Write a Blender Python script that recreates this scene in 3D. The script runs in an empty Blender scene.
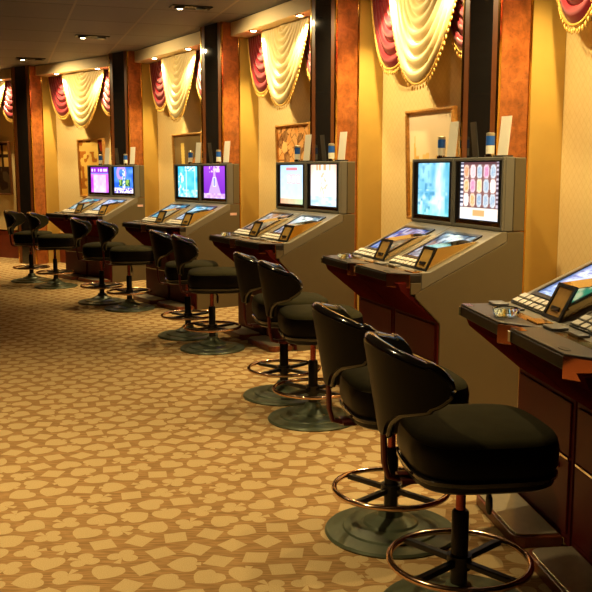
import bpy, bmesh, math, random
from math import sin, cos, pi, radians, hypot, sqrt, atan2, floor
random.seed(7)
D = bpy.data
COL = bpy.context.scene.collection
SC = bpy.context.scene

# ------------------------------------------------------------------ helpers
class MB:
    """collects polygons; build() links them as one mesh object"""
    def __init__(s): s.v = []; s.f = []; s.mi = []
    def add(s, verts, faces, mi=0):
        b = len(s.v); s.v += [tuple(q) for q in verts]
        for f in faces: s.f.append(tuple(b + k for k in f)); s.mi.append(mi)
        return s
    def box(s, x0, x1, y0, y1, z0, z1, mi=0):
        v = [(x0,y0,z0),(x1,y0,z0),(x1,y1,z0),(x0,y1,z0),(x0,y0,z1),(x1,y0,z1),(x1,y1,z1),(x0,y1,z1)]
        return s.add(v, [(0,3,2,1),(4,5,6,7),(0,1,5,4),(1,2,6,5),(2,3,7,6),(3,0,4,7)], mi)
    def prism(s, prof, x0, x1, mi=0):
        """profile of (y,z) extruded along x"""
        n = len(prof)
        v = [(x0,y,z) for y,z in prof] + [(x1,y,z) for y,z in prof]
        f = [tuple(range(n)), tuple(range(2*n-1, n-1, -1))]
        f += [(i, i+n, (i+1)%n+n, (i+1)%n) for i in range(n)]
        return s.add(v, f, mi)
    def slab(s, plan, z0, z1, mi=0):
        """plan of (x,y) extruded along z; z0/z1 numbers"""
        n = len(plan)
        v = [(x,y,z0) for x,y in plan] + [(x,y,z1) for x,y in plan]
        f = [tuple(range(n-1,-1,-1)), tuple(range(n, 2*n))]
        f += [(i, (i+1)%n, (i+1)%n+n, i+n) for i in range(n)]
        return s.add(v, f, mi)
    def hexa(s, P, mi=0):
        return s.add(P, [(0,3,2,1),(4,5,6,7),(0,1,5,4),(1,2,6,5),(2,3,7,6),(3,0,4,7)], mi)
    def lathe(s, prof, n=24, c=(0,0,0), mi=0):
        v = []; f = []
        for r,z in prof:
            for k in range(n):
                a = 2*pi*k/n; v.append((c[0]+r*cos(a), c[1]+r*sin(a), c[2]+z))
        for j in range(len(prof)-1):
            for k in range(n):
                f.append((j*n+k, j*n+(k+1)%n, (j+1)*n+(k+1)%n, (j+1)*n+k))
        f.append(tuple(range(n-1,-1,-1))); m = len(prof)-1; f.append(tuple(m*n+k for k in range(n)))
        return s.add(v, f, mi)
    def tube(s, path, r, n=8, closed=False, mi=0):
        L = len(path); v = []; f = []
        rr = r if isinstance(r, (list, tuple)) else [r]*L
        for i,p in enumerate(path):
            a = path[(i-1)%L] if (closed or i>0) else p
            b = path[(i+1)%L] if (closed or i<L-1) else p
            t = [b[k]-a[k] for k in range(3)]; l = sqrt(sum(q*q for q in t)) or 1; t = [q/l for q in t]
            up = (0,0,1) if abs(t[2]) < .9 else (1,0,0)
            e = (t[1]*up[2]-t[2]*up[1], t[2]*up[0]-t[0]*up[2], t[0]*up[1]-t[1]*up[0])
            l = sqrt(sum(q*q for q in e)); e = [q/l for q in e]
            g = (e[1]*t[2]-e[2]*t[1], e[2]*t[0]-e[0]*t[2], e[0]*t[1]-e[1]*t[0])
            for k in range(n):
                an = 2*pi*k/n
                v.append(tuple(p[m]+rr[i]*(cos(an)*e[m]+sin(an)*g[m]) for m in range(3)))
        for i in range(L if closed else L-1):
            j = (i+1)%L
            for k in range(n):
                f.append((i*n+k, j*n+k, j*n+(k+1)%n, i*n+(k+1)%n))
        if not closed:
            f.append(tuple(range(n-1,-1,-1))); f.append(tuple((L-1)*n+k for k in range(n)))
        return s.add(v, f, mi)
    def ring(s, R, r, z, n=48, m=10):
        return s.tube([(R*cos(2*pi*k/n), R*sin(2*pi*k/n), z) for k in range(n)], r, m, True)
    def grid(s, fn, nu, nv, mi=0, flip=False):
        v = [fn(i/nu, j/nv) for j in range(nv+1) for i in range(nu+1)]
        w = nu+1
        f = [(j*w+i, j*w+i+1, (j+1)*w+i+1, (j+1)*w+i) for j in range(nv) for i in range(nu)]
        if flip: f = [q[::-1] for q in f]
        return s.add(v, f, mi)
    def mesh(s, name, mats, smooth=False):
        me = D.meshes.new(name); me.from_pydata(s.v, [], s.f)
        for m in (mats if isinstance(mats, (list, tuple)) else [mats]): me.materials.append(m)
        for p,k in zip(me.polygons, s.mi): p.material_index = k
        bm = bmesh.new(); bm.from_mesh(me); bmesh.ops.recalc_face_normals(bm, faces=bm.faces); bm.to_mesh(me); bm.free()
        if smooth:
            me.shade_smooth()
        me.update(); return me
    def build(s, name, mats, parent=None, smooth=False, bevel=0, auto=None, recalc=True):
        o = D.objects.new(name, s.mesh(name, mats, smooth)); COL.objects.link(o)
        if parent: o.parent = parent
        if bevel:
            b = o.modifiers.new('bevel', 'BEVEL'); b.width = bevel; b.segments = 2; b.limit_method = 'ANGLE'; b.angle_limit = radians(40)
        if auto:
            o.data.set_sharp_from_angle(angle=radians(auto))
        return o

def tag(o, label=None, cat=None, group=None, kind=None):
    if label: o['label'] = label
    if cat: o['category'] = cat
    if group: o['group'] = group
    if kind: o['kind'] = kind
    return o
def empty(name, loc, rz=0):
    o = D.objects.new(name, None); COL.objects.link(o); o.location = loc; o.rotation_euler = (0,0,rz)
    o.empty_display_size = .1
    return o
def kids(o): return [c for c in COL.objects if c.parent == o]
def copy_tree(o, parent=None):
    c = o.copy(); COL.objects.link(c); c.parent = parent
    for k in kids(o): copy_tree(k, c)
    return c

# ------------------------------------------------------------------ materials
def lin(c):
    return tuple(((q/12.92) if q <= .04045 else ((q+.055)/1.055)**2.4) for q in c)
def rgb(r, g, b): return lin((r/255, g/255, b/255)) + (1,)
def new_mat(name):
    m = D.materials.new(name); m.use_nodes = True
    return m, m.node_tree, m.node_tree.nodes['Principled BSDF']
def mat(name, col, rough=.5, metal=0, noise=0, nscale=8, bump=0, bscale=60, coat=0, sheen=0, spec=None):
    m, t, b = new_mat(name); N = t.nodes.new; L = t.links.new
    b.inputs['Roughness'].default_value = rough; b.inputs['Metallic'].default_value = metal
    b.inputs['Coat Weight'].default_value = coat; b.inputs['Coat Roughness'].default_value = .08
    b.inputs['Sheen Weight'].default_value = sheen
    if spec is not None: b.inputs['Specular IOR Level'].default_value = spec
    tc = N('ShaderNodeTexCoord')
    nz = N('ShaderNodeTexNoise'); nz.inputs['Scale'].default_value = nscale; nz.inputs['Detail'].default_value = 4
    L(tc.outputs['Object'], nz.inputs['Vector'])
    cr = N('ShaderNodeValToRGB')
    cr.color_ramp.elements[0].position = .3; cr.color_ramp.elements[1].position = .7
    cr.color_ramp.elements[0].color = tuple(q*(1-noise) for q in col[:3])+(1,)
    cr.color_ramp.elements[1].color = tuple(min(1,q*(1+noise)) for q in col[:3])+(1,)
    L(nz.outputs['Fac'], cr.inputs['Fac']); L(cr.outputs['Color'], b.inputs['Base Color'])
    if bump:
        n2 = N('ShaderNodeTexNoise'); n2.inputs['Scale'].default_value = bscale; L(tc.outputs['Object'], n2.inputs['Vector'])
        bp = N('ShaderNodeBump'); bp.inputs['Strength'].default_value = bump; bp.inputs['Distance'].default_value = .004
        L(n2.outputs['Fac'], bp.inputs['Height']); L(bp.outputs['Normal'], b.inputs['Normal'])
    return m
def emis(name, col, strength):
    m, t, b = new_mat(name)
    b.inputs['Base Color'].default_value = (0,0,0,1)
    b.inputs['Emission Color'].default_value = col; b.inputs['Emission Strength'].default_value = strength
    return m
def picture_mat(name, strength=None):
    """colours of a picture stored per vertex; lit screens glow, paintings do not"""
    m, t, b = new_mat(name)
    a = t.nodes.new('ShaderNodeAttribute'); a.attribute_name = 'picture'
    if strength:
        b.inputs['Base Color'].default_value = (.01,.01,.01,1); b.inputs['Roughness'].default_value = .12
        t.links.new(a.outputs['Color'], b.inputs['Emission Color']); b.inputs['Emission Strength'].default_value = strength
    else:
        t.links.new(a.outputs['Color'], b.inputs['Base Color']); b.inputs['Roughness'].default_value = .25
    return m

class X:
    """scalar expression on shader nodes"""
    tree = None
    def __init__(s, k): s.k = k
    @staticmethod
    def op(o, *a):
        n = X.tree.nodes.new('ShaderNodeMath'); n.operation = o
        for i,q in enumerate(a):
            if isinstance(q, X): X.tree.links.new(q.k, n.inputs[i])
            else: n.inputs[i].default_value = q
        return X(n.outputs[0])
    def __add__(s, o): return X.op('ADD', s, o)
    __radd__ = __add__
    def __sub__(s, o): return X.op('SUBTRACT', s, o)
    def __rsub__(s, o): return X.op('SUBTRACT', o, s)
    def __mul__(s, o): return X.op('MULTIPLY', s, o)
    __rmul__ = __mul__
    def __truediv__(s, o): return X.op('DIVIDE', s, o)
    def abs(s): return X.op('ABSOLUTE', s)
    def floor(s): return X.op('FLOOR', s)
    def fract(s): return X.op('FRACT', s)
    def lt(s, o): return X.op('LESS_THAN', s, o)
    def gt(s, o): return X.op('GREATER_THAN', s, o)
    def max(s, o): return X.op('MAXIMUM', s, o)
    def min(s, o): return X.op('MINIMUM', s, o)

def carpet():
    m, t, b = new_mat('suit_carpet'); X.tree = t; N = t.nodes.new; L = t.links.new
    tc = N('ShaderNodeTexCoord'); sp = N('ShaderNodeSeparateXYZ'); L(tc.outputs['Object'], sp.inputs[0])
    px, py = X(sp.outputs[0]), X(sp.outputs[1])
    P = .154
    a0 = radians(14)
    u = (px*cos(a0) + py*sin(a0))/P; v = (py*cos(a0) - px*sin(a0))/(P*.92)
    row = v.floor(); off = (row*.5).fract()           # brick offset
    uu = u + off
    ci = uu.floor(); fx = uu - ci - .5; fy = (v - row - .5)*.92
    def rnd(seed):
        w = N('ShaderNodeTexWhiteNoise'); w.noise_dimensions = '3D'
        c = N('ShaderNodeCombineXYZ'); L(ci.k, c.inputs[0]); L(row.k, c.inputs[1]); c.inputs[2].default_value = seed
        L(c.outputs[0], w.inputs['Vector']); return X(w.outputs['Value'])
    fx = fx + (rnd(5.3)-.5)*.06; fy = fy + (rnd(9.1)-.5)*.05
    an = rnd(1.7)*6.283
    cs, sn = X.op('COSINE', an), X.op('SINE', an)
    S = 2.25
    x = (fx*cs + fy*sn)*S; y = (fy*cs - fx*sn)*S     # motif fills about -1..1
    ax = x.abs()
    def heart(yy):
        Y = yy*1.22 + .12; A = x*1.12
        q = A*A + Y*Y - 1.0
        return (q*q*q - A*A*Y*Y*Y).lt(0)
    dia = (ax*1.08 + y.abs()*1.0).lt(1.03)
    hea = heart(y)
    stem = X.op('MULTIPLY', (ax - (y*-.28 - .05)).lt(0), X.op('MULTIPLY', y.gt(-1.05), y.lt(-.3)))
    spa = heart((y-.1)*-1.0).max(stem)
    def circ(cx, cy, r):
        A = ax - cx; B = y - cy
        return (A*A + B*B).lt(r*r)
    clu = circ(0, .48, .47).max(circ(.5, -.18, .47)).max(stem).max(circ(0, .05, .3))
    k = rnd(3.9)*4.0
    i0 = k.lt(1); i1 = k.lt(2) - i0; i2 = k.lt(3) - k.lt(2); i3 = k.gt(3)
    mask = i0*dia + i1*hea + i2*spa + i3*clu
    # ground: fine woven diagonal streaks
    w = N('ShaderNodeTexNoise'); w.inputs['Scale'].default_value = 1; w.inputs['Detail'].default_value = 3
    mp = N('ShaderNodeMapping'); mp.inputs['Scale'].default_value = (9, 95, 1); mp.inputs['Rotation'].default_value = (0,0,radians(-28))
    L(tc.outputs['Object'], mp.inputs[0]); L(mp.outputs[0], w.inputs['Vector'])
    cr = N('ShaderNodeValToRGB'); cr.color_ramp.elements[0].position = .38; cr.color_ramp.elements[1].position = .62
    cr.color_ramp.elements[0].color = CARPET[0]; cr.color_ramp.elements[1].color = CARPET[1]
    L(w.outputs['Fac'], cr.inputs[0])
    g = N('ShaderNodeTexNoise'); g.inputs['Scale'].default_value = 260; g.inputs['Detail'].default_value = 2; L(tc.outputs['Object'], g.inputs['Vector'])
    cm = N('ShaderNodeValToRGB'); cm.color_ramp.elements[0].position = .35; cm.color_ramp.elements[1].position = .65
    cm.color_ramp.elements[0].color = CARPET[2]; cm.color_ramp.elements[1].color = CARPET[3]
    L(g.outputs['Fac'], cm.inputs[0])
    mx = N('ShaderNodeMix'); mx.data_type = 'RGBA'
    L(mask.k, mx.inputs[0]); L(cr.outputs[0], mx.inputs[6]); L(cm.outputs[0], mx.inputs[7])
    L(mx.outputs[2], b.inputs['Base Color'])
    b.inputs['Roughness'].default_value = .95; b.inputs['Specular IOR Level'].default_value = .1
    bp = N('ShaderNodeBump'); bp.inputs['Strength'].default_value = .35; bp.inputs['Distance'].default_value = .004
    L(g.outputs['Fac'], bp.inputs['Height']); L(bp.outputs[0], b.inputs['Normal'])
    return m
CARPET = [rgb(134,102,62), rgb(164,128,82), rgb(172,146,102), rgb(192,166,118)]

def ceiling_mat():
    m, t, b = new_mat('ceiling_tiles'); X.tree = t; N = t.nodes.new; L = t.links.new
    tc = N('ShaderNodeTexCoord'); sp = N('ShaderNodeSeparateXYZ'); L(tc.outputs['Object'], sp.inputs[0])
    px, py = X(sp.outputs[0]), X(sp.outputs[1])
    a = radians(-71.7)
    u = (px*cos(a) + py*sin(a))/.98 + .28; v = (py*cos(a) - px*sin(a))/.80 - .05
    fu = (u.fract()-.5).abs(); fv = (v.fract()-.5).abs()
    line = fu.gt(.487); line2 = fv.gt(.484)
    w = N('ShaderNodeTexWhiteNoise'); w.noise_dimensions = '2D'
    c = N('ShaderNodeCombineXYZ'); L(u.floor().k, c.inputs[0]); L(v.floor().k, c.inputs[1]); L(c.outputs[0], w.inputs['Vector'])
    cr = N('ShaderNodeValToRGB'); cr.color_ramp.elements[0].color = rgb(80,79,84); cr.color_ramp.elements[1].color = rgb(94,92,96)
    L(w.outputs['Value'], cr.inputs[0])
    mx = N('ShaderNodeMix'); mx.data_type = 'RGBA'; L(line.k, mx.inputs[0]); L(cr.outputs[0], mx.inputs[6]); mx.inputs[7].default_value = rgb(34,32,32)
    m2 = N('ShaderNodeMix'); m2.data_type = 'RGBA'; L(line2.k, m2.inputs[0]); L(mx.outputs[2], m2.inputs[6]); m2.inputs[7].default_value = rgb(112,104,96)
    L(m2.outputs[2], b.inputs['Base Color']); b.inputs['Roughness'].default_value = .7
    return m

def wallpaper():
    m, t, b = new_mat('cream_wallpaper'); X.tree = t; N = t.nodes.new; L = t.links.new
    tc = N('ShaderNodeTexCoord'); sp = N('ShaderNodeSeparateXYZ'); L(tc.outputs['Object'], sp.inputs[0])
    px, pz = X(sp.outputs[0]), X(sp.outputs[2])
    a = ((px + pz)*15).fract(); c = ((px - pz)*15).fract()
    ln = ((a-.5).abs().gt(.46)).max((c-.5).abs().gt(.46))
    nz = N('ShaderNodeTexNoise'); nz.inputs['Scale'].default_value = 22; nz.inputs['Detail'].default_value = 5
    L(tc.outputs['Object'], nz.inputs['Vector'])
    cr = N('ShaderNodeValToRGB'); cr.color_ramp.elements[0].color = rgb(230,204,140); cr.color_ramp.elements[1].color = rgb(242,220,162)
    L(nz.outputs['Fac'], cr.inputs[0])
    mx = N('ShaderNodeMix'); mx.data_type = 'RGBA'; L((ln*.35).k, mx.inputs[0]); L(cr.outputs[0], mx.inputs[6]); mx.inputs[7].default_value = rgb(205,172,104)
    L(mx.outputs[2], b.inputs['Base Color']); b.inputs['Roughness'].default_value = .6
    return m

def burl():
    m, t, b = new_mat('burl_veneer'); N = t.nodes.new; L = t.links.new
    tc = N('ShaderNodeTexCoord')
    n1 = N('ShaderNodeTexNoise'); n1.inputs['Scale'].default_value = 14; n1.inputs['Detail'].default_value = 9; n1.inputs['Roughness'].default_value = .65; n1.inputs['Distortion'].default_value = .5
    L(tc.outputs['Object'], n1.inputs['Vector'])
    cr = N('ShaderNodeValToRGB'); e = cr.color_ramp.elements
    e[0].position = .28; e[0].color = rgb(100,54,20); e[1].position = .75; e[1].color = rgb(176,102,48)
    x = e.new(.5); x.color = rgb(146,80,34)
    L(n1.outputs['Fac'], cr.inputs[0])
    vo = N('ShaderNodeTexVoronoi'); vo.inputs['Scale'].default_value = 38; L(tc.outputs['Object'], vo.inputs['Vector'])
    c2 = N('ShaderNodeValToRGB'); c2.color_ramp.elements[0].position = .05; c2.color_ramp.elements[1].position = .22
    c2.color_ramp.elements[0].color = (.25,.2,.18,1); c2.color_ramp.elements[1].color = (1,1,1,1)
    L(vo.outputs['Distance'], c2.inputs[0])
    mx = N('ShaderNodeMix'); mx.data_type = 'RGBA'; mx.blend_type = 'MULTIPLY'; mx.inputs[0].default_value = .6
    L(cr.outputs[0], mx.inputs[6]); L(c2.outputs[0], mx.inputs[7]); L(mx.outputs[2], b.inputs['Base Color'])
    b.inputs['Roughness'].default_value = .28; b.inputs['Coat Weight'].default_value = .3
    return m

M = dict(
    body = mat('beige_metal_paint', rgb(100,88,62), .5, 0, .04, 3),
    console = mat('console_grey', rgb(122,115,98), .42, 0, .04, 5),
    bezel = mat('bezel_grey', rgb(112,110,100), .4, 0, .03, 5),
    black = mat('black_plastic', rgb(20,20,22), .3, 0, .05),
    deck = mat('deck_charcoal', rgb(68,58,48), .42, 0, .06, 12),
    deckfront = mat('deck_edge_dark', rgb(28,20,17), .4, 0, .06, 12),
    mahog = mat('mahogany_laminate', rgb(88,20,18), .5, 0, .10, 5, spec=.2),
    chrome = mat('polished_chrome', rgb(225,220,210), .07, 1, .02),
    brass = mat('polished_brass', rgb(214,166,84), .16, 1, .05),
    gold = mat('gold_mirror', rgb(226,200,150), .08, 1, .03),
    goldface = mat('gold_face', rgb(240,196,110), .25, .5, .1, 30),
    key = mat('ivory_keys', rgb(214,208,192), .35, 0, .03),
    keydark = mat('grey_keys', rgb(120,118,112), .35, 0, .03),
    steel = mat('brushed_steel', rgb(196,186,158), .3, .6, .06, 20),
    wood = mat('reddish_wood', rgb(120,56,26), .35, 0, .2, 10, coat=.2),
    vinyl = mat('black_vinyl', rgb(12,7,6), .4, 0, .08, 9, bump=.05, bscale=90, spec=.1),
    gloss = mat('glossy_black_roll', rgb(18,14,14), .12, 0, .05, coat=.6),
    olive = mat('olive_seat_fabric', rgb(50,46,26), .9, 0, .10, 14, bump=.2, bscale=220, spec=.08),
    blackmetal = mat('black_metal', rgb(22,20,20), .35, .3, .05),
    rod = mat('copper_tinted_rod', rgb(150,72,62), .25, .9, .04),
    apron = mat('matt_dark_red', rgb(80,25,20), .9, 0, .08, 6, spec=.0),
    reddish_reflection = mat('metal_reddish_reflection', rgb(214,132,98), .1, 1, .05),  # orange-pink reflections on polished metal put into its base colour
    bracket = mat('dark_red_metal', rgb(84,30,28), .35, .5, .05),
    ringm = mat('warm_chrome_ring', rgb(216,178,150), .14, 1, .05),
    base = mat('bronze_green_base', rgb(86,93,72), .36, .4, .14, 7),
    ochre = mat('ochre_return', rgb(182,146,66), .55, 0, .05, 5),  # darker and yellower than the niche wallpaper
    cream = mat('cream_paint', rgb(240,216,172), .6, 0, .03, 5),
    brown = mat('dark_brown_strip', rgb(136,76,34), .35, 0, .1, 12, coat=.2),
    creamcloth = mat('cream_satin', rgb(198,176,124), .5, 0, .03, 12, sheen=.1),
    redcloth = mat('crimson_satin', rgb(96,9,20), .32, 0, .08, 12, sheen=.1),
    fringe = mat('gold_fringe', rgb(222,176,84), .5, 0, .15, 60),
    dado = mat('dado_wood', rgb(128,52,28), .4, 0, .15, 6),
    white = mat('white_card', rgb(236,230,214), .6, 0, .02),
    blue = mat('blue_band', rgb(40,96,190), .4, 0, .05),
    frame = mat('antique_gold_frame', rgb(206,156,84), .35, .4, .2, 40),
    darkframe = mat('dark_wood_frame', rgb(110,66,32), .4, .1, .2, 20),
    fixture = mat('black_fixture', rgb(16,15,16), .45, 0, .05),
    walldark = mat('brown_wall_paint', rgb(96,64,40), .7, 0, .06, 3),
    label = mat('pink_sticker', rgb(230,190,180), .5, 0, .05),
)
M['carpet'] = carpet(); M['ceiling'] = ceiling_mat(); M['paper'] = wallpaper(); M['burl'] = burl()
m, t, b = new_mat('black_mirror'); b.inputs['Base Color'].default_value = (.02,.017,.015,1); b.inputs['Roughness'].default_value = .04
b.inputs['Specular IOR Level'].default_value = .5; b.inputs['IOR'].default_value = 1.55
M['mirror'] = m
m, t, b = new_mat('clear_glass'); b.inputs['Transmission Weight'].default_value = 1; b.inputs['Roughness'].default_value = .03
b.inputs['Base Color'].default_value = rgb(225,240,240); b.inputs['IOR'].default_value = 1.45
M['glass'] = m
M['screen'] = picture_mat('lit_screen', 1.45); M['lowscreen'] = picture_mat('dim_lit_screen', .85)
M['painting'] = picture_mat('painted_canvas')
M['bulb'] = emis('lamp_glow', (1,.82,.5,1), 30)
M['bulbsmall'] = emis('soffit_lamp_glow', (1,.8,.45,1), 40)

# ------------------------------------------------------------------ layout (curved wall, one frame per pillar / slot bank)
BANK = [(1.6012,3.6464,6.903),(1.1041,6.2727,18.255),(.095,8.6064,26.821),(-1.1791,10.9942,35.413),
        (-2.7928,13.5161,43.743),(-4.7941,15.3185,52.243),(-7.04,16.80,60.7)]
BANK = [(x,y,radians(t)) for x,y,t in BANK]
def w(i, u, v, z=0):
    """u runs along the wall away from the camera, v runs into the wall"""
    x,y,t = BANK[i]
    return (x-u*sin(t)+v*cos(t), y+u*cos(t)+v*sin(t), z)
VW = .70; ZC = 3.36; ZS = 3.20

# ------------------------------------------------------------------ room shell
def plane(name, pts, m):
    o = MB().add(pts, [tuple(range(len(pts)))]).build(name, m); o['kind'] = 'structure'; return o
def struct(o): o['kind'] = 'structure'; return o
struct(MB().box(-9.5,5,-4,21,-.08,0).build('floor', M['carpet']))
struct(MB().box(-9.5,5,-4,21,ZC,ZC+.08).build('ceiling', M['ceiling']))
struct(MB().box(-9.6,-9.5,-4,21,0,ZC).build('wall_left', M['walldark']))
struct(MB().box(-9.5,5,-4.1,-4,0,ZC).build('wall_front', M['walldark']))
struct(MB().box(-9.5,5,21,21.1,0,ZC).build('wall_back', M['walldark']))
struct(MB().box(5,5.1,-4,21,0,ZC).build('wall_right', M['walldark']))

class Niche:
    """between pillar i (near) and i+1 (far); s runs along, o = distance in front of the back wall"""
    def __init__(s, i):
        s.i = i
        s.A = w(i, .25, VW); s.B = w(i+1, -.25, VW)
        dx, dy = s.B[0]-s.A[0], s.B[1]-s.A[1]; s.L = hypot(dx, dy); s.e = (dx/s.L, dy/s.L); s.n = (s.e[1], -s.e[0])
        s.rz = atan2(-s.e[1], -s.e[0])     # local +x points to the near pillar, +y into the wall
    def p(s, a, o, z): return (s.A[0]+a*s.e[0]-o*s.n[0], s.A[1]+a*s.e[1]-o*s.n[1], z)
    def obj(s, a, o, z): return s.p(a, o, z), s.rz
NI = [Niche(i) for i in range(6)]
for k,n in enumerate(NI):
    wa = MB().box(-n.L/2-.12, n.L/2+.12, 0, .08, 0, ZC).build('wall_niche', M['paper'])
    wa.location, r = n.obj(n.L/2, 0, 0); wa.rotation_euler = (0,0,r); struct(wa)
    da = MB().box(-n.L/2, n.L/2, -.025, -.002, .0, .50).build('baseboard_niche', M['dado'])
    da.location, r = n.obj(n.L/2, 0, 0); da.rotation_euler = (0,0,r); struct(da)
    tr = MB().box(-n.L/2, n.L/2, -.035, -.002, .502, .525).build('trim_dado', M['brass'])
    tr.location, r = n.obj(n.L/2, 0, 0); tr.rotation_euler = (0,0,r); struct(tr)
    # soffit box along the top of the niche
    f0, f1 = w(n.i, .25, .31), w(n.i+1, -.25, .31); b0, b1 = n.A, n.B
    so = MB().hexa([(f0[0],f0[1],ZS),(f1[0],f1[1],ZS),(b1[0],b1[1],ZS),(b0[0],b0[1],ZS),
                    (f0[0],f0[1],ZC-.001),(f1[0],f1[1],ZC-.001),(b1[0],b1[1],ZC-.001),(b0[0],b0[1],ZC-.001)]).build('trim_soffit', M['cream'], bevel=.006)
    struct(so)

# ------------------------------------------------------------------ pillars
PILLAR_AT = ['behind the nearest slot machines', 'behind the machines with icy blue and reel screens', 'behind the machines with pale blue and white screens',
             'behind the machines with cyan and purple screens', 'behind the farthest machines with pink and blue screens', 'beyond the last slot machines at far left', 'at the far left end of the wall']
def make_pillar():
    r = empty('pillar', (0,0,0))
    z1 = ZC-.002
    MB().box(-.25,.25,.435,VW-.002,0,z1).build('wall_return', M['ochre'], r)
    MB().box(-.24,.24,.20,.433,0,z1).build('core', M['walldark'], r)
    MB().box(-.155,.155,.183,.199,0,z1).build('mirror_panel', M['mirror'], r)
    for s in (-1,1):
        MB().box(min(s*.157,s*.225),max(s*.157,s*.225),.180,.199,0,z1).build('frame_strip', M['brown'], r, bevel=.003)
        MB().box(min(s*.227,s*.254),max(s*.227,s*.254),.176,.199,0,z1).build('brass_trim', M['brass'], r, bevel=.004)
        MB().box(min(s*.241,s*.25),max(s*.241,s*.25),.20,.412,0,z1).build('burl_panel', M['burl'], r)
        MB().box(min(s*.241,s*.256),max(s*.241,s*.256),.414,.432,0,z1).build('edge_trim', M['brass'], r, bevel=.004)
    return r
P0 = make_pillar()
for i in range(7):
    o = P0 if i == 0 else copy_tree(P0)
    o.location = w(i,0,0); o.rotation_euler = (0,0,BANK[i][2]-pi/2)
    tag(o, 'burl wood pillar with dark mirror front '+PILLAR_AT[i], 'pillar', 'mirror fronted pillars along the curved wall')

# ------------------------------------------------------------------ curtains
def swag_fn(W, drop, folds, bulge, amp, lean, pw=2.8, q=.9):
    """nested catenary folds that start along the rail and hang deeper and wider towards the front edge"""
    def fn(a, t):
        s = .5-.5*cos(pi*a); e = 2*s-1
        k = sin(pi*s)**.7
        ph = folds*t**.85
        rip = abs(sin(pi*ph))**.7
        x = W/2*(.06+.94*t**.8)*e + lean*t*k*W
        p_ = max(0, 1-abs(e)**pw)**q
        y = -(.012 + bulge*k*(.2+.8*t) + amp*(.25+.75*k)*rip)
        z = -drop*p_*t**1.05 - .010*k*(1-rip)
        return (x, y, z)
    return fn
def make_swag(name, cloth, W, drop, folds, bulge, amp, lean=0, pw=2.8, q=.9):
    r = empty(name, (0,0,0))
    fn = swag_fn(W, drop, folds, bulge, amp, lean, pw, q)
    b = MB().grid(fn, 48, 110)
    o = b.build('swag_cloth', cloth, r, smooth=True)
    so = o.modifiers.new('thick', 'SOLIDIFY'); so.thickness = .006
    # braid and tassels along the lower edge
    f = MB(); N = 120
    pts = [fn(k/N, 1.0) for k in range(N+1)]
    pts = [(x, y-.006, z-.004) for x,y,z in pts]
    f.tube(pts, [.008+.003*(k%2) for k in range(N+1)], 6)
    acc = 0; last = pts[0]
    for p in pts[1:-1]:
        acc += sqrt(sum((p[k]-last[k])**2 for k in range(3))); last = p
        if acc > .034:
            acc = 0; l = random.uniform(.045,.06)
            f.lathe([(.003,-l*.4),(.0075,-l*.55),(.006,-l),(.002,-l-.004)][::-1], 6, (p[0],p[1],p[2]))
            f.lathe([(.002,-l*.42),(.004,0)], 5, (p[0],p[1],p[2]))
    f.build('fringe', M['fringe'], r, smooth=True)
    return r
CREAM = make_swag('cream_swag', M['creamcloth'], 1.14, .86, 9, .045, .042, 0, 2.2, .95)
RED = make_swag('red_swag', M['redcloth'], .88, .67, 7, .025, .03, 0, 2.4, .95)
NAMES = ['at the right photo edge', 'above the pale skyline picture', 'above the orange patterned picture',
         'above the grey tower picture', 'above the yellow city picture', 'above the dark framed picture']
first = dict(c=True, r=True)
for k,n in enumerate(NI):
    c = n.L/2
    o = CREAM if first['c'] else copy_tree(CREAM); first['c'] = False
    o.location, rz = n.obj(c, .205, ZS-.004); o.rotation_euler = (0,0,rz)
    tag(o, 'cream satin curtain swag with gold fringe '+NAMES[k], 'curtain swag', 'cream swags in the wall niches')
    for side in (1,-1):
        o = RED if first['r'] else copy_tree(RED); first['r'] = False
        o.location, rz = n.obj(c+side*(n.L/2-(.54 if k == 3 else .475)), .135, ZS-.004); o.rotation_euler = (0,0,rz)
        tag(o, 'crimson swag %s of the cream swag %s' % ('left' if side>0 else 'right', NAMES[k]), 'curtain swag', 'crimson swags in the wall niches')

# ------------------------------------------------------------------ pictures (per-vertex colour images)
def clampc(c): return tuple(max(0,min(1,q)) for q in c)
def hsh(*a):
    v = sin(sum(q*k for q,k in zip(a,(12.9898,78.233,37.719))))*43758.5453
    return v-floor(v)
def vnoise(x, y, sd=0):
    xi, yi = floor(x), floor(y); fx, fy = x-xi, y-yi
    fx = fx*fx*(3-2*fx); fy = fy*fy*(3-2*fy)
    a = hsh(xi,yi,sd); b_ = hsh(xi+1,yi,sd); c = hsh(xi,yi+1,sd); d = hsh(xi+1,yi+1,sd)
    return a+(b_-a)*fx+(c-a)*fy+(a-b_-c+d)*fx*fy
def mixc(a, b, t): return tuple(p+(q-p)*max(0,min(1,t)) for p,q in zip(a,b))
def C(r,g,b): return (r/255,g/255,b/255)
def picture_mesh(name, fn, P00, P10, P01, nx, ny, m):
    """flat grid from corner P00 (bottom left) coloured by fn(s,t) in display colours"""
    b = MB()
    def pos(s,t): return tuple(P00[k]+(P10[k]-P00[k])*s+(P01[k]-P00[k])*t for k in range(3))
    b.grid(pos, nx, ny)
    me = D.meshes.new(name); me.from_pydata(b.v, [], b.f); me.materials.append(m)
    at = me.color_attributes.new('picture', 'FLOAT_COLOR', 'POINT')
    i = 0
    for j in range(ny+1):
        for k in range(nx+1):
            at.data[i].color = lin(clampc(fn(k/nx, j/ny)))+(1,); i += 1
    me.update(); return me
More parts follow.
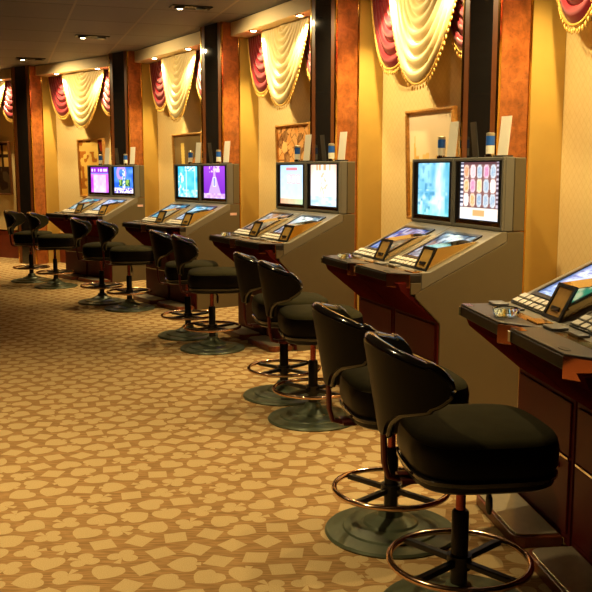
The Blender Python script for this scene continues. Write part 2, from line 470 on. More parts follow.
def icy(s,t):
    n = vnoise(s*6,t*5,1); f = vnoise(s*26,t*9,2); g = vnoise(s*12,t*12,3)
    c = mixc(C(96,176,212), C(170,226,240), n)
    if t > .35 and s < .55: c = mixc(c, C(60,130,175), max(0,1.5*g-.75))
    if t < .5: c = mixc(c, C(235,252,255), max(0,1.6*vnoise(s*10,t*12,7)-.7))
    if t < .42 and s < .4: c = mixc(c, C(40,120,150), max(0,1.6*vnoise(s*16,t*14,9)-.9))
    fall = max(0, 1-abs(s-.68-.04*sin(t*7))/.17)
    c = mixc(c, C(245,254,255), fall*(.55+.6*f))
    if s > .86: c = mixc(c, C(70,170,190), .7*vnoise(s*9,t*10,4))
    return mixc(c, C(120,225,215), max(0,.16-t)*3)
def reels(s,t):
    if t < .20:
        if t < .04: return C(230,235,245)
        if .34 < s < .64 and .07 < t < .17: return C(250,170,110)
        return C(255,240,225)
    if s < .07: return C(60,60,80) if int(t*26)%2 else C(225,225,240)
    if s > .93: return C(90,70,80) if int(t*26)%2 else C(200,190,200)
    q = (s-.07)/.86*5; r = (t-.22)/.74*3; i = int(q); j = int(r); a = q-i-.5; b_ = r-j-.5
    pal = [C(220,120,170),C(250,200,130),C(240,160,90),C(245,225,215),C(140,170,200),C(230,130,80),C(250,190,200)]
    if abs(a) > .46 or r < 0 or r > 3: return C(96,62,66)
    d = abs(a/.40)**3+abs(b_/.47)**3
    col = pal[int(hsh(i,j,4)*7)%7]
    if d < .3: return mixc(col, C(255,240,220), .55*(vnoise(s*50,t*40,5)))
    if d < 1: return mixc(col, C(245,235,225), .45+.3*vnoise(s*40,t*30,9))
    return C(150,104,96)
def paleblue(s,t):
    c = mixc(C(215,240,225), C(195,228,250), min(1,t*1.6))
    if t > .78: c = mixc(c, C(150,195,240), (t-.78)*4*max(0,1-s))
    if t < .14: c = mixc(C(240,170,130), C(190,220,170), s)
    for k in range(3):
        x = .38+k*.2
        if abs(s-x) < .085 and .52 < t < .76:
            c = C(232,150,140) if (abs(s-x) > .068 or t > .74 or t < .55) else C(238,225,225)
    if abs(s-.5) < .24 and .87 < t < .94: c = C(225,120,130)
    return mixc(c, C(255,255,255), .2*vnoise(s*10,t*10,6))
def whitepale(s,t):
    c = mixc(C(250,250,255), C(252,215,190), max(0,(t-.6)*2.3))
    if t < .24: c = mixc(C(170,205,230), C(245,250,255), vnoise(s*8,t*18,3))
    if t > .86 and abs(s-.5) < .28: c = C(255,240,225) if vnoise(s*40,0,2) > .4 else C(240,170,120)
    r = hypot((s-.5)*1.0, (t-.5)*.5)
    if r < .16 and vnoise(s*24,t*18,8) > .55: c = mixc(c, C(240,190,150), .8)
    e = abs(s-.5)*2
    return mixc(c, C(245,160,110), max(0,e-.7)*1.2*t)
def cyanice(s,t):
    c = mixc(C(30,170,220), C(130,225,240), vnoise(s*5,t*7,5))
    if .33 < s < .9 and .12 < t < .78: c = mixc(c, C(90,205,245), .6)
    if abs(s-.42) < .025 or abs(s-.86) < .02: c = C(200,245,250)
    if t > .84 and .35 < s < .85: c = C(225,250,255) if vnoise(s*34,t*30,5) > .45 else C(60,180,215)
    if t < .24: c = mixc(c, C(235,250,255), 1.3*vnoise(s*14,t*18,2)-.2)
    if s < .3 and .1 < t < .8 and vnoise(s*16,t*12,7) > .6: c = C(225,245,250)
    return c
def purple(s,t):
    c = mixc(C(120,40,190), C(160,70,215), t)
    a = (s-.5)
    if abs(a) < .05+.42*max(0,(.72-t)): c = mixc(c, C(225,205,245), .75)
    if abs(a) < .08 and .36 < t < .66: c = C(245,245,255) if abs(abs(a)-.07) < .02 or t > .63 or t < .39 else C(150,150,215)
    if t > .82 and abs(a) < .24 and vnoise(s*22,t*20,1) > .42: c = C(245,205,250)
    if t < .15: c = mixc(C(240,225,255), C(190,130,230), vnoise(s*12,t*14,5))
    return c
def pink(s,t):
    c = mixc(C(190,60,215), C(235,130,240), vnoise(s*4,t*4,9))
    if .14 < s < .84 and t < .7: c = mixc(C(250,225,250), C(240,180,245), vnoise(s*9,t*9,4))
    if t > .76: c = C(245,215,250) if (abs(t-.88) < .05 and vnoise(s*18,3,2) > .3) else C(150,40,200)
    if abs(t-.76) < .02: c = C(110,150,240)
    return c
def bluegreen(s,t):
    c = mixc(C(30,90,220), C(110,170,250), vnoise(s*6,t*6,3))
    r = hypot(s-.38, (t-.78)*.8)
    if .12 < r < .26: c = C(190,150,240)
    if .24 < s < .82 and .26 < t < .52: c = C(40,90,60) if vnoise(s*15,t*11,8) > .5 else C(150,190,90)
    if .44 < s < .58 and .2 < t < .9: c = C(225,240,250) if vnoise(s*20,t*16,3) > .4 else C(90,150,220)
    if t < .2: c = C(245,235,255) if vnoise(s*24,t*20,4) > .4 else C(110,90,220)
    return c
def generic(base, alt, sd):
    def f(s,t):
        c = mixc(base, alt, vnoise(s*5,t*5,sd)*1.3-.1)
        if vnoise(s*13,t*9,sd+1) > .68: c = mixc(c, C(240,245,250), .7)
        if vnoise(s*9+4,t*7,sd+2) > .74: c = mixc(c, C(30,40,70), .6)
        return c
    return f
def streaks(s,t):
    c = mixc(C(130,165,220), C(215,228,250), vnoise(s*3+t*2,t*16,1)*1.2)
    if vnoise(s*20,t*30,5) > .72: c = mixc(c, C(70,90,150), .6)
    return mixc(c, C(50,70,120), max(0,.12-s)*6)
TOPS = [(generic(C(60,120,210),C(200,230,250),11), generic(C(220,120,60),C(250,220,160),12)), (icy, reels), (paleblue, whitepale), (cyanice, purple), (pink, bluegreen)]
LOWS = [(streaks, generic(C(40,150,150),C(170,230,225),22)), (generic(C(40,90,190),C(150,170,230),23), generic(C(70,74,110),C(150,190,200),24)),
        (generic(C(190,130,90),C(150,190,190),25), generic(C(70,120,150),C(200,220,215),26)), (generic(C(30,130,190),C(120,210,230),27), generic(C(40,150,200),C(210,225,240),28)),
        (generic(C(20,120,150),C(80,200,215),29), generic(C(50,150,200),C(190,220,240),30))]

# ------------------------------------------------------------------ slot machines (origin: floor below the screen face; +x right as the player sees it, +y into the wall)
K = (1.2202-.977)/.5027
def sz(y): return 1.2202+K*y            # height of the sloped console at depth y
HW = .327
def slope_pt(x, y, h):                   # a point h above the slope
    l = sqrt(1+K*K); return (x, y-K*h/l, sz(y)+h/l)
def slope_box(b, x0, x1, y0, y1, h0, h1, mi=0):
    b.hexa([slope_pt(x0,y0,h0),slope_pt(x1,y0,h0),slope_pt(x1,y1,h0),slope_pt(x0,y1,h0),
            slope_pt(x0,y0,h1),slope_pt(x1,y0,h1),slope_pt(x1,y1,h1),slope_pt(x0,y1,h1)], mi)
def make_machine():
    r = empty('slot_machine', (0,0,0))
    # body with side panels
    MB().prism([(.16,0),(.16,1.214),(.037,1.214),(.037,1.150),(-.484,.904),(-.600,.846),(-.600,.820),(-.427,.649),(-.427,0)], -HW, HW).build('cabinet', M['body'], r, bevel=.004)
    # dark front: apron under the deck and the door face
    b = MB().prism([(-.715,.914),(-.634,.914),(-.634,.840),(-.695,.866)], -HW+.002, HW-.010)
    b.prism([(-.695,.866),(-.634,.840),(-.602,.819),(-.436,.652)], -HW+.002, HW-.010)
    b.prism([(-.602,.819),(-.429,.648),(-.436,.652)], -HW+.002, HW-.010)
    b.build('apron', M['apron'], r)
    MB().box(-HW+.002, HW-.010, -.4362, -.4275, .01, .651).build('front_panel', M['mahog'], r)
    d = MB().box(-.295,.295,-.447,-.4365,.402,.636).build('upper_door', M['mahog'], r, bevel=.003)
    d = MB().box(-.295,.295,-.447,-.4365,.06,.384).build('lower_door', M['mahog'], r, bevel=.003)
    lk = MB(); lk.tube([(.20,-.447,.340),(.20,-.456,.340)], .014, 12); lk.build('lock', M['rod'], d, smooth=False)
    MB().box(-.295,.295,-.452,-.4365,.387,.399).build('door_rail', M['chrome'], r, bevel=.002)
    MB().box(-.29,.29,-.452,-.4365,.012,.04).build('kick_strip', M['chrome'], r, bevel=.002)
    # footrest
    def foot(hw, yf, yb, r_):
        pts = [(hw,yb)]
        for k in range(7):
            q_ = pi/2*k/6; pts.append((hw-r_+r_*cos(q_), yf+r_-r_*sin(q_)))
        return pts+[(-x,y) for x,y in pts[::-1]]
    fr = MB().slab(foot(.282,-.665,-.453,.06)[::-1], 0, .046).build('footrest', M['wood'], r, bevel=.004)
    MB().slab(foot(.262,-.652,-.465,.05)[::-1], .0465, .054).build('tread_plate', M['steel'], fr, bevel=.002)
    # sloped console with raised rim
    MB().prism([(.036,1.152),(.036,1.218),(0,1.218),(-.500,.977),(-.56,.975),(-.56,.868),(-.484,.906)], -HW, HW).build('console', M['console'], r, bevel=.004)
    # flat player deck: square left corner, right corner cut off and faced with chrome
    plan = [(-HW,-.562),(-HW,-.743),(.205,-.743),(HW,-.635),(HW,-.562)]
    MB().slab(plan, .915, .962).build('deck', M['deckfront'], r, bevel=.004)
    MB().slab([(-HW+.003,-.562),(-HW+.003,-.739),(.203,-.739),(HW-.003,-.633),(HW-.003,-.562)], .9625, .973).build('deck_pad', M['deck'], r, bevel=.004)
    MB().prism([(-.562,.868),(-.562,.914),(-.632,.914),(-.632,.842),(-.603,.842)], -HW, HW).build('deck_cheek', M['body'], r, bevel=.003)
    ax, ay, bx, by = .207, -.742, HW, -.636; nx_, ny_ = .66, -.75
    q = [(ax+nx_*.001,ay+ny_*.001),(bx+nx_*.001,by+ny_*.001),(bx+nx_*.009,by+ny_*.009),(ax+nx_*.009,ay+ny_*.009)]
    MB().slab(q[::-1], .885, .966).build('chrome_corner', M['reddish_reflection'], r, bevel=.002)  # chrome face, its reddish reflection painted in by the tint
    MB().box(-HW,-HW+.028,-.7475,-.7435,.917,.960).build('chrome_end', M['chrome'], r, bevel=.001)
    # emblem on the pad
    e = MB(); e.lathe([(.028,0),(.026,.002)], 20, (0,0,0))
    for k in range(len(e.v)): e.v[k] = (e.v[k][0]*1.5+.125, e.v[k][1]*.6-.705, e.v[k][2]+.9735)
    e.build('emblem', M['fixture'], r)
    # lower screen
    b = MB(); x0,x1,y0,y1 = -.262,.215,-.415,-.075; g = .022
    slope_box(b, x0,x1,y0,y0+g,.0,.008); slope_box(b, x0,x1,y1-g,y1,.0,.008); slope_box(b, x0,x0+g,y0+g,y1-g,.0,.008); slope_box(b, x1-g,x1,y0+g,y1-g,.0,.008)
    ls = b.build('lower_screen_frame', M['black'], r)
    me = picture_mesh('lower_screen', streaks, slope_pt(x0+g,y0+g,.003), slope_pt(x1-g,y0+g,.003), slope_pt(x0+g,y1-g,.003), 30, 24, M['screen'])
    o = D.objects.new('lower_screen', me); COL.objects.link(o); o.parent = ls
    # keys
    ks = MB(); slope_box(ks, -.295,.09,-.500,-.424,.0,.008); kb = ks.build('key_panel', M['black'], r)
    for k,(a,c) in enumerate([(-.285,-.222),(-.204,-.158),(-.142,-.096),(-.080,-.034),(-.018,.028),(.044,.082)]):
        kk = MB(); slope_box(kk, a,c,-.459,-.430,.0085,.018); kk.build('key', M['key'], kb, bevel=.003)
        kk = MB(); slope_box(kk, a,c,-.494,-.466,.0085,.016); kk.build('key', M['key'], kb, bevel=.003)
    MB().box(-.19,.30,-.612,-.508,.9732,.9742).build('brass_plate', M['brass'], r)
    MB().box(-HW+.012,-.235,-.735,-.700,.9732,.9745).build('tinted_corner_plate', M['reddish_reflection'], r)  # brass plate with a pink-orange reflection put into its colour
    for a,c,y0_,y1_,mm in [(-.31,-.21,-.61,-.54,'keydark'),(-.15,-.05,-.575,-.525,'keydark')]:
        MB().box(a,c,y0_,y1_,.9745,.987).build('button_pad', M[mm], r, bevel=.004)
    MB().box(.17,.29,-.605,-.535,.9745,.980).build('brass_tray', M['brass'], r, bevel=.002)
    # wedge shaped note acceptor with mirror sides
    wx0,wx1 = .10,.278
    prof = [(-.505,sz(-.505)+.001),(-.430,1.122),(-.17,1.155),(-.135,sz(-.135)+.001)]
    wd = MB().prism(prof, wx0, wx1).build('note_acceptor', M['gold'], r, bevel=.004)
    def fp(x, a, h):
        y = -.505+.075*a; z = sz(-.505)+(1.122-sz(-.505))*a; return (x, y-h*.89, z+h*.46)
    b = MB()
    for (xa,xb,aa,ab) in [(wx0,wx1,.0,.1),(wx0,wx1,.9,1),(wx0,wx0+.02,.1,.9),(wx1-.02,wx1,.1,.9)]:
        b.hexa([fp(xa,aa,.001),fp(xb,aa,.001),fp(xb,ab,.001),fp(xa,ab,.001),fp(xa,aa,.007),fp(xb,aa,.007),fp(xb,ab,.007),fp(xa,ab,.007)])
    b.build('acceptor_frame', M['black'], wd)
    b = MB(); b.hexa([fp(wx0+.021,.11,.0005),fp(wx1-.021,.11,.0005),fp(wx1-.021,.89,.0005),fp(wx0+.021,.89,.0005),fp(wx0+.021,.11,.003),fp(wx1-.021,.11,.003),fp(wx1-.021,.89,.003),fp(wx0+.021,.89,.003)])
    b.build('gold_face', M['goldface'], wd)
    b = MB(); b.hexa([fp(wx0+.05,.25,.0035),fp(wx1-.05,.25,.0035),fp(wx1-.05,.36,.0035),fp(wx0+.05,.36,.0035),fp(wx0+.05,.25,.01),fp(wx1-.05,.25,.01),fp(wx1-.05,.36,.01),fp(wx0+.05,.36,.01)])
    b.build('note_slot', M['black'], wd)
    # upright monitor
    MB().box(-HW,HW,.078,.16,1.2195,1.686).build('monitor_back', M['body'], r, bevel=.006)
    b = MB(); T=1.690; B=1.2205
    b.box(-HW,HW,.012,.074,B,T)
    hs = b.build('monitor_housing', M['bezel'], r, bevel=.004)
    b = MB(); g=.022
    b.box(-HW,HW,-.006,.0115,B,B+g); b.box(-HW,HW,-.006,.0115,T-g,T); b.box(-HW,-HW+g,-.006,.0115,B+g,T-g); b.box(HW-g,HW,-.006,.0115,B+g,T-g)
    b.build('bezel', M['bezel'], hs, bevel=.003)
    b = MB(); X0,X1,Z0,Z1 = -.245,.262,1.278,1.660
    b.box(-HW+g,X0,.001,.0115,B+g,T-g); b.box(X1,HW-g,.001,.0115,B+g,T-g); b.box(X0,X1,.001,.0115,Z1,T-g); b.box(X0,X1,.001,.0115,B+g+.03,Z0)
    b.build('black_surround', M['black'], hs)
    MB().box(X0-.04,X1+.02,-.002,.0115,B+g+.002,B+g+.028).build('brass_strip', M['brass'], hs, bevel=.002)
    me = picture_mesh('monitor_screen', icy, (X0,.008,Z0),(X1,.008,Z0),(X0,.008,Z1), 60, 48, M['screen'])
    o = D.objects.new('monitor_screen', me); COL.objects.link(o); o.parent = hs
    return r
MACH = make_machine()
SCREENS = [('blue','orange'), ('icy blue','reel symbol'), ('pale blue','orange cornered white'), ('cyan','purple'), ('pink','blue and green')]
BNAME = ['nearest slot pair', 'second nearest slot pair', 'middle slot pair', 'second farthest slot pair', 'farthest slot pair']
first_m = True
def find(o, name):
    for c in kids(o):
        if c.name.split('.')[0] == name: return c
        q = find(c, name)
        if q: return q
SEAT = []
allm = []
for i in range(5):
    for j,x in ((0,-.331),(1,.331)):              # far seat, near seat
        o = MACH if first_m else copy_tree(MACH); first_m = False
        o.location = w(i,-x,0); o.rotation_euler = (0,0,BANK[i][2]-pi/2)
        tag(o, 'slant top slot machine with %s screen, %s half of the %s' % (SCREENS[i][j] if i else ('lower pale blue' if j==0 else 'teal'), ('left','right')[j], BNAME[i]), 'slot machine', 'slot machines standing in pairs along the curved wall')
        allm.append((o,i,j))
for o,i,j in allm:
    c = find(o,'monitor_screen'); g=.022
    c.data = picture_mesh('monitor_screen', TOPS[i][j], (-.245,.008,1.278),(.262,.008,1.278),(-.245,.008,1.660), 72, 56, M['screen'])
    c['label'] = 'lit screen: '+SCREENS[i][j]
    c = find(o,'lower_screen'); x0,x1,y0,y1 = -.262,.215,-.415,-.075
    c.data = picture_mesh('lower_screen', LOWS[i][j], slope_pt(x0+g,y0+g,.003), slope_pt(x1-g,y0+g,.003), slope_pt(x0+g,y1-g,.003), 40, 30, M['lowscreen'] if i else M['screen'])
# small sticker on the near side panel of two pairs
for o,i,j in allm:
    if i in (3,4) and j == 1:
        MB().box(HW,HW+.002,.03,.12,1.085,1.115).build('sticker', M['label'], o)

# ------------------------------------------------------------------ things on top of and on the machines
def make_canister():
    r = empty('canister', (0,0,0))
    MB().lathe([(.034,0),(.034,.018),(.027,.02),(.027,.024)],20).build('foot', M['chrome'], r, smooth=False)
    MB().lathe([(.0285,.024),(.0285,.078)],20).build('body', M['white'], r)
    MB().lathe([(.029,.079),(.029,.14)],20).build('sleeve', M['blue'], r)
    MB().lathe([(.028,.141),(.028,.158),(.02,.163)],20).build('cap', M['steel'], r)
    for o in kids(r): o.data.set_sharp_from_angle(angle=radians(40))
    return r
def make_card():
    r = empty('card_holder', (0,0,0))
    MB().box(-.055,.055,-.04,.04,0,.012).build('stand', M['black'], r, bevel=.003)
    MB().hexa([(-.05,-.006,.0125),(.05,-.006,.0125),(.05,.001,.0125),(-.05,.001,.0125),(-.05,.020,.262),(.05,.020,.262),(.05,.027,.262),(-.05,.027,.262)]).build('card', M['white'], r)
    return r
CAN, CARD = make_canister(), make_card()
ft = True
CU = {1:(.357,-.335,.203,-.495),2:(.345,-.35,.15,-.536),3:(.381,-.315,.201,-.488),4:(.409,-.287,.237,-.46)}
for i in range(1,5):
    for j in (0,1):
        o = CAN if ft else copy_tree(CAN)
        o.location = w(i, CU[i][j], .085, 1.691); o.rotation_euler = (0,0,BANK[i][2]-pi/2)
        tag(o, 'blue and white canister on the %s monitor of the %s' % (('left','right')[j], BNAME[i]), 'canister', 'blue banded canisters on the monitors')
        o = CARD if ft else copy_tree(CARD); ft = False
        o.location = w(i, CU[i][2+j], .085, 1.691); o.rotation_euler = (0,0,BANK[i][2]-pi/2+.12)
        tag(o, 'white folded card standing on the %s monitor of the %s' % (('left','right')[j], BNAME[i]), 'card', 'white cards on the monitors')
def ashtray():
    b = MB().lathe([(.050,0),(.056,.012),(.060,.034),(.052,.036),(.044,.014),(.0,.012)][:-1], 28)
    o = b.build('ashtray', M['glass'], None, smooth=True); return o
A0 = ashtray(); fa = True
for i,x,y in ((0,.06,-.655),(1,-.03,-.665),(2,-.05,-.665)):
    o = A0 if fa else A0.copy()
    if not fa: COL.objects.link(o)
    fa = False
    o.location = w(i,.331-x,y,.9750)
    tag(o, 'round clear glass ashtray on the deck of the '+BNAME[i], 'ashtray', 'glass ashtrays')

# ------------------------------------------------------------------ swivel stools (forward = +x)
def make_stool():
    r = empty('swivel_stool', (0,0,0))
    b = MB().lathe([(.292,0),(.295,.008),(.288,.018),(.215,.026),(.210,.034),(.125,.048),(.118,.058),(.060,.085),(.046,.112),(.036,.116)],48)
    o = b.build('base_plate', M['base'], r, smooth=True); o.data.set_sharp_from_angle(angle=radians(24))
    MB().lathe([(.031,.117),(.031,.385),(.026,.392)],20).build('column_sleeve', M['blackmetal'], r, smooth=True, auto=40)
    MB().lathe([(.018,.393),(.018,.532)],16).build('gas_lift', M['rod'], r, smooth=True, auto=40)
    fr = MB().ring(.253,.0125,.205).build('foot_ring', M['ringm'], r, smooth=True)
    b = MB(); b.lathe([(.045,.175),(.045,.225)],20)
    o = b.build('hub', M['blackmetal'], fr, smooth=True, auto=40)
    for k in range(4):
        a = pi/4*.8+k*pi/2; c_, s_ = cos(a), sin(a)
        def q(d, t_, z): return (d*c_-t_*s_, d*s_+t_*c_, z)
        b = MB().hexa([q(.04,-.014,.188),q(.246,-.014,.188),q(.246,.014,.188),q(.04,.014,.188),q(.04,-.014,.21),q(.246,-.014,.21),q(.246,.014,.21),q(.04,.014,.21)])
        b.build('spoke', M['blackmetal'], fr, bevel=.004)
    # seat
    cx = .045
    def sup(rx, ry, z, n=56, p=3.6):
        out = []
        for k in range(n):
            a = 2*pi*k/n; c_, s_ = cos(a), sin(a)
            d = (abs(c_)**p+abs(s_)**p)**(-1/p)
            out.append((cx+rx*d*c_, ry*d*s_, z))
        return out
    def stack(levels, name, m):
        b = MB(); n = 56
        v = []; f = []
        for rx, ry, z in levels: v += sup(rx, ry, z, n)
        for j in range(len(levels)-1):
            for k in range(n): f.append((j*n+k, j*n+(k+1)%n, (j+1)*n+(k+1)%n, (j+1)*n+k))
        f.append(tuple(range(n-1,-1,-1))); f.append(tuple((len(levels)-1)*n+k for k in range(n)))
        b.add(v, f); return b.build(name, m, r, smooth=True, auto=50)
    stack([(.12,.12,.530),(.235,.235,.536),(.247,.247,.545),(.247,.247,.560)], 'seat_pan', M['blackmetal'])
    stack([(.252,.252,.561),(.259,.259,.57),(.259,.259,.580),(.252,.252,.585)], 'seat_piping', M['gloss'])
    stack([(.248,.248,.586),(.259,.259,.61),(.261,.261,.665),(.254,.254,.697)], 'shaded_seat_side', M['vinyl'])  # shade on the seat side put into the colour, black below olive
    stack([(.254,.254,.698),(.247,.247,.710),(.228,.228,.721),(.17,.17,.731),(.09,.09,.736),(.03,.03,.737)], 'seat_cushion', M['olive'])
    MB().tube([(.0,-.03,.533),(.03,-.12,.523),(.04,-.17,.513)], .007, 8).build('lever_arm', M['blackmetal'], r, smooth=True)
    b = MB(); b.lathe([(.006,0),(.020,.02),(.022,.05),(.014,.075),(.005,.08)],14)
    for k in range(len(b.v)): x,y,z = b.v[k]; b.v[k] = (x*.5+.042, y-.178, .523-z)
    b.build('lever_paddle', M['blackmetal'], r, smooth=True)
    # wrapped backrest
    R = .255; half = .292
    def upper(s):
        q = abs(s); return 1.022-.075*(q**1.6)
    def lower(s):
        q = abs(s)*half
        t_ = max(0,min(1,(q-.035)/.11)); t_ = t_**.75 if t_ > 0 else 0
        t_ = t_*(1.5-.5*t_*t_)*1.0
        return .690+.095*t_+.075*max(0,min(1,(q-.10)/.22))
    def zr(s, t_):
        a, b_ = lower(s), upper(s)
        q = abs(s)
        if q > .80:
            m_ = (a+b_)/2+.01; h = (b_-a)/2*sqrt(max(0,1-((q-.80)/.20)**2)); a, b_ = m_-h, m_+h
        return a+(b_-a)*t_
    def plan(s, off, z):
        L = s*half; fl = max(0,(z-.56))*.17+off
        if abs(L) <= pi*R/2:
            a = L/R; return (-(R+fl)*cos(a)-.0, (R+fl)*sin(a))
        e = abs(L)-pi*R/2; sg = 1 if s > 0 else -1
        return (e, sg*(R+fl-.02*e))
    def surf(off):
        def fn(a, t_):
            s = 2*a-1; s = sin(s*pi/2)*.35+s*.65
            z = zr(s, t_); x,y = plan(s, off, z); return (x,y,z)
        return fn
    N_, Mv = 56, 14
    for nm, off, mm in (('backrest', .024, M['vinyl']), ('back_pad', -.016, M['olive'])):
        b = MB(); fo = surf(off); fi = surf(off-.030)
        if nm == 'back_pad':
            fo = surf(-.007); fi = surf(-.030)
        b.grid(fo, N_, Mv); b.grid(fi, N_, Mv)
        ww = N_+1; nn = ww*(Mv+1)
        rim = [(0,k) for k in range(ww)]
        for k in range(N_):
            b.f.append((k, k+1, nn+k+1, nn+k)); b.mi.append(0)
            k2 = Mv*ww+k; b.f.append((k2, nn+k2, nn+k2+1, k2+1)); b.mi.append(0)
        for j in range(Mv):
            for c_ in (0,N_):
                b.f.append((j*ww+c_, (j+1)*ww+c_, nn+(j+1)*ww+c_, nn+j*ww+c_)); b.mi.append(0)
        b.build(nm, mm, r, smooth=True, auto=60)
    # glossy roll round the edge
    fm = surf(.0)
    up = [fm(k/N_, 1.0) for k in range(N_+1)]
    lo = [fm(k/N_, 0.0) for k in range(N_+1)]
    b = MB(); 
    rr = [.012+.013*(1-abs(2*k/N_-1))**.5 for k in range(N_+1)]
    b.tube(up, rr, 10); b.build('top_roll', M['gloss'], r, smooth=True)
    b = MB(); b.tube(lo, .014, 8); b.build('edge_piping', M['gloss'], r, smooth=True)
    # steel bracket joining back and seat pan
    bp = [(-.290,.0,.74),(-.286,.0,.66),(-.283,.0,.58),(-.268,.0,.530),(-.23,.0,.520),(-.05,.0,.522)]
    b = MB()
    for s in (-1,0,1): b.tube([(x,y+s*.010,z) for x,y,z in bp], .010, 8)
    b.box(-.23,-.02,-.05,.05,.514,.529)
    b.build('back_bracket', M['bracket'], r, smooth=True, auto=40)
    return r
STOOL = make_stool()
ST = [(.593,3.065,7,0,1),(.423,3.80,10,0,0),(.11,5.63,10,1,1),(-.086,6.235,12,1,0),(-.76,7.95,8,2,1),(-1.059,8.60,10,2,0),(-1.954,10.33,8,3,1),(-2.391,10.86,8,3,0),(-3.361,12.35,4,4,1),(-3.89,13.0,2,4,0)]
for k,(x,y,a,i,j) in enumerate(ST):
    o = STOOL if k == 0 else copy_tree(STOOL)
    o.location = (x,y,0); o.rotation_euler = (0,0,radians(a))
    tag(o, 'black wraparound swivel stool at the %s half of the %s' % (('left','right')[j], BNAME[i]), 'stool', 'swivel stools in front of the slot machines')

# ------------------------------------------------------------------ framed pictures in the niches
def skyline(s,t):
    c = mixc(C(246,214,150), C(252,232,200), t)
    k = int(s*13); h = .46+.16*hsh(k,3,1)
    if abs(s-.13) < .030 and t < .80-abs(s-.13)*6: return C(236,192,104)
    if t < h: return mixc(C(230,184,96), C(244,212,140), hsh(k,5,2))
    return c
def orangepat(s,t):
    best = 9; sec = 9; who = (0,0); x, y = s*7, t*9
    for i in range(int(x)-1, int(x)+2):
        for j in range(int(y)-1, int(y)+2):
            d = hypot(i+hsh(i,j,1)-x, j+hsh(i,j,2)-y)
            if d < best: sec = best; best = d; who = (i,j)
            elif d < sec: sec = d
    if sec-best < .05: return C(120,66,32)
    q = hsh(who[0],who[1],4)
    c = mixc(C(236,156,80), C(252,206,136), q)
    if q > .78: c = C(150,100,56) if sin(best*40) > 0 else C(92,56,34)
    return mixc(c, C(250,205,140), .5*vnoise(s*14,t*18,5))
def tower(s,t):
    c = mixc(C(112,92,58), C(136,116,76), vnoise(s*4,t*4,3))
    if abs(s-.30) < .055 and t < .88: c = C(246,222,130) if (int(t*40)+int(s*60))%2 else C(214,176,84)
    if .42 < s < .72 and .38 < t < .38+(s-.36)*.8: c = mixc(C(200,100,40), C(236,170,80), vnoise(s*14,t*14,6))
    return c
def yellowcity(s,t):
    c = mixc(C(236,178,72), C(246,206,110), t)
    if vnoise(s*9,t*14,4) > .6: c = C(180,110,40)
    if s > .78: c = C(150,52,30) if vnoise(s*10,t*8,1) > .45 else C(60,40,30)
    return c
def windows(s,t):
    c = C(60,40,24)
    if t > .5:
        a,b_ = (s*4)%1, ((t-.5)*4)%1
        if .15 < a < .85 and .15 < b_ < .85: c = C(226,176,92)
    elif vnoise(s*6,t*6,2) > .5: c = C(90,70,46)
    return c
PIC = [(1,skyline,'pale skyline picture in a gold frame above the second slot pair',1.20,.775,'frame'),(2,orangepat,'orange and black patterned picture in a gold frame',1.27,.84,'frame'),
       (3,tower,'grey tower picture in a thin gold frame',1.40,1.0,'frame'),(4,yellowcity,'yellow city picture in a gold frame beside the farthest slot pair',1.22,.74,'frame'),(5,windows,'dark picture in a brown frame at the far left',1.14,.80,'darkframe')]
for k,fn,lab,c,wd,fm in PIC:
    n = NI[k]; r = empty('framed_picture', (0,0,0)); r.location, rz = n.obj(c, .004, 1.17); r.rotation_euler = (radians(2.0),0,rz)
    x0,x1,z0,z1 = -wd/2,wd/2,.0,.966; g = .030
    b = MB()
    def bar(a, b_, c_, d): b.box(a,b_,-.045,-.001,c_,d); b.box(a+.008,b_-.008,-.053,-.045,c_+.008,d-.008)
    bar(x0,x1,z1-g,z1); bar(x0,x1,z0,z0+g); bar(x0,x0+g,z0+g,z1-g); bar(x1-g,x1,z0+g,z1-g)
    b.build('frame', M[fm], r, bevel=.004)
    me = picture_mesh('canvas', fn, (x0+g,-.02,z0+g),(x1-g,-.02,z0+g),(x0+g,-.02,z1-g), 60, 72, M['painting'])
    o = D.objects.new('canvas', me); COL.objects.link(o); o.parent = r
    tag(r, lab, 'picture', 'framed pictures in the wall niches')

# ------------------------------------------------------------------ lamps
WARM = (1.0,.75,.36)
def spot(name, loc, target, energy, size, blend, radius=.04, col=WARM, parent=None):
    l = D.lights.new(name, 'SPOT'); l.energy = energy; l.color = col; l.spot_size = radians(size); l.spot_blend = blend; l.shadow_soft_size = radius
    o = D.objects.new(name, l); COL.objects.link(o); o.location = loc
    d = [target[k]-loc[k] for k in range(3)]
    import mathutils
    o.rotation_euler = mathutils.Vector(d).to_track_quat('-Z','Y').to_euler()
    return o
def make_down():
    r = empty('ceiling_downlight', (0,0,0))
    b = MB(); b.box(-.22,.22,-.09,-.078,-.012,0); b.box(-.22,.22,.078,.09,-.012,0); b.box(-.22,-.208,-.078,.078,-.012,0); b.box(.208,.22,-.078,.078,-.012,0); b.box(-.208,.208,-.078,.078,-.006,0)
    b.build('housing', M['fixture'], r)
    for x in (-.12,.12):
        h = MB().lathe([(.058,-.030),(.062,-.022),(.056,-.0065)],20,(x,0,0)).build('lamp_head', M['fixture'], r)
        if x < 0: MB().lathe([(.024,-.0325),(.030,-.0305)],16,(x,0,0)).build('bulb', M['bulb'], h)
    return r
DOWN = make_down(); fd = True
DL = [('nearest',0,1.70,-.65),('second',1,1.73,-.65),('third',2,1.768,-.623),('fourth',3,1.779,-.732),('fifth',4,1.638,-.521)]
DLAB = {0:'above the nearest stools, out over the aisle',1:'above the gap beside the second slot pair',2:'topmost and brightest, near the top edge of the photo',3:'second bright one down toward the left',4:'small farthest one at the left of the ceiling'}
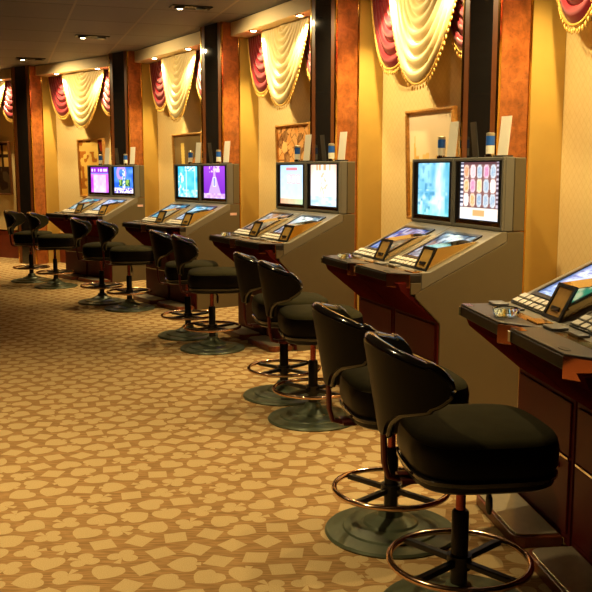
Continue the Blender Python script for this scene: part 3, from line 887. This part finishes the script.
for k,(nm,i,u,v) in enumerate(DL):
    o = DOWN if fd else copy_tree(DOWN); fd = False
    a = BANK[i][2]-pi/2
    px,py,_ = w(i,u,v)
    o.location = (px+.13*cos(0.35), py+.13*sin(.35), ZC-.001); o.rotation_euler = (0,0,.35)
    tag(o, 'black twin ceiling downlight, '+DLAB[k], 'downlight', 'black ceiling downlights along the machines')
    spot('downlight_beam', (px,py,ZC-.06), w(i,u-.3,.50,1.5), 190, 140, 1.0, .022)
def make_sof():
    r = empty('soffit_spotlight', (0,0,0))
    MB().lathe([(.048,-.008),(.050,0)],20).build('trim_ring', M['chrome'], r)
    MB().lathe([(.030,-.0105),(.034,-.0085)],16).build('bulb', M['bulbsmall'], r)
    return r
SOF = make_sof(); fs = True
for k,n in enumerate(NI):
    for side in (1,-1):
        o = SOF if fs else copy_tree(SOF); fs = False
        a = n.L/2+side*.57
        o.location = n.p(a, .335, ZS-.001)
        tag(o, 'soffit spotlight at the %s edge of the cream swag %s' % (('right','left')[side > 0], NAMES[k]), 'spotlight', 'soffit spotlights over the swags')
        spot('soffit_beam', n.p(a,.335,ZS-.03), n.p(a-side*.06,.08,1.6), 195, 108, .7, .025)
# the walkway's own lamps, behind and beside the camera
for (x,y,e) in ((-1.5,3.1,500),(-2.0,5.6,400),(-2.2,.2,260)):
    o = copy_tree(DOWN); o.location = (x+.13,y,ZC-.001); o.rotation_euler = (0,0,0)
    tag(o, 'black twin ceiling downlight over the open carpet out of frame', 'downlight', 'walkway downlights')
    spot('walkway_beam', (x,y,ZC-.06), (x,y,0), e, 100, 1.0, .06)

wd = D.worlds.new('World'); SC.world = wd; wd.use_nodes = True
wd.node_tree.nodes['Background'].inputs[0].default_value = (.5,.38,.25,1); wd.node_tree.nodes['Background'].inputs[1].default_value = .05

# ------------------------------------------------------------------ camera
cam = D.cameras.new('camera'); co = D.objects.new('camera', cam); COL.objects.link(co)
cam.sensor_width = 36; cam.lens = 888.9/592*36; cam.clip_start = .05
co.location = (0,0,1.6); co.rotation_euler = (radians(90-7.99),0,0)
SC.camera = co
SC.view_settings.view_transform = 'Standard'; SC.view_settings.look = 'None'; SC.view_settings.exposure = 0; SC.view_settings.gamma = 1
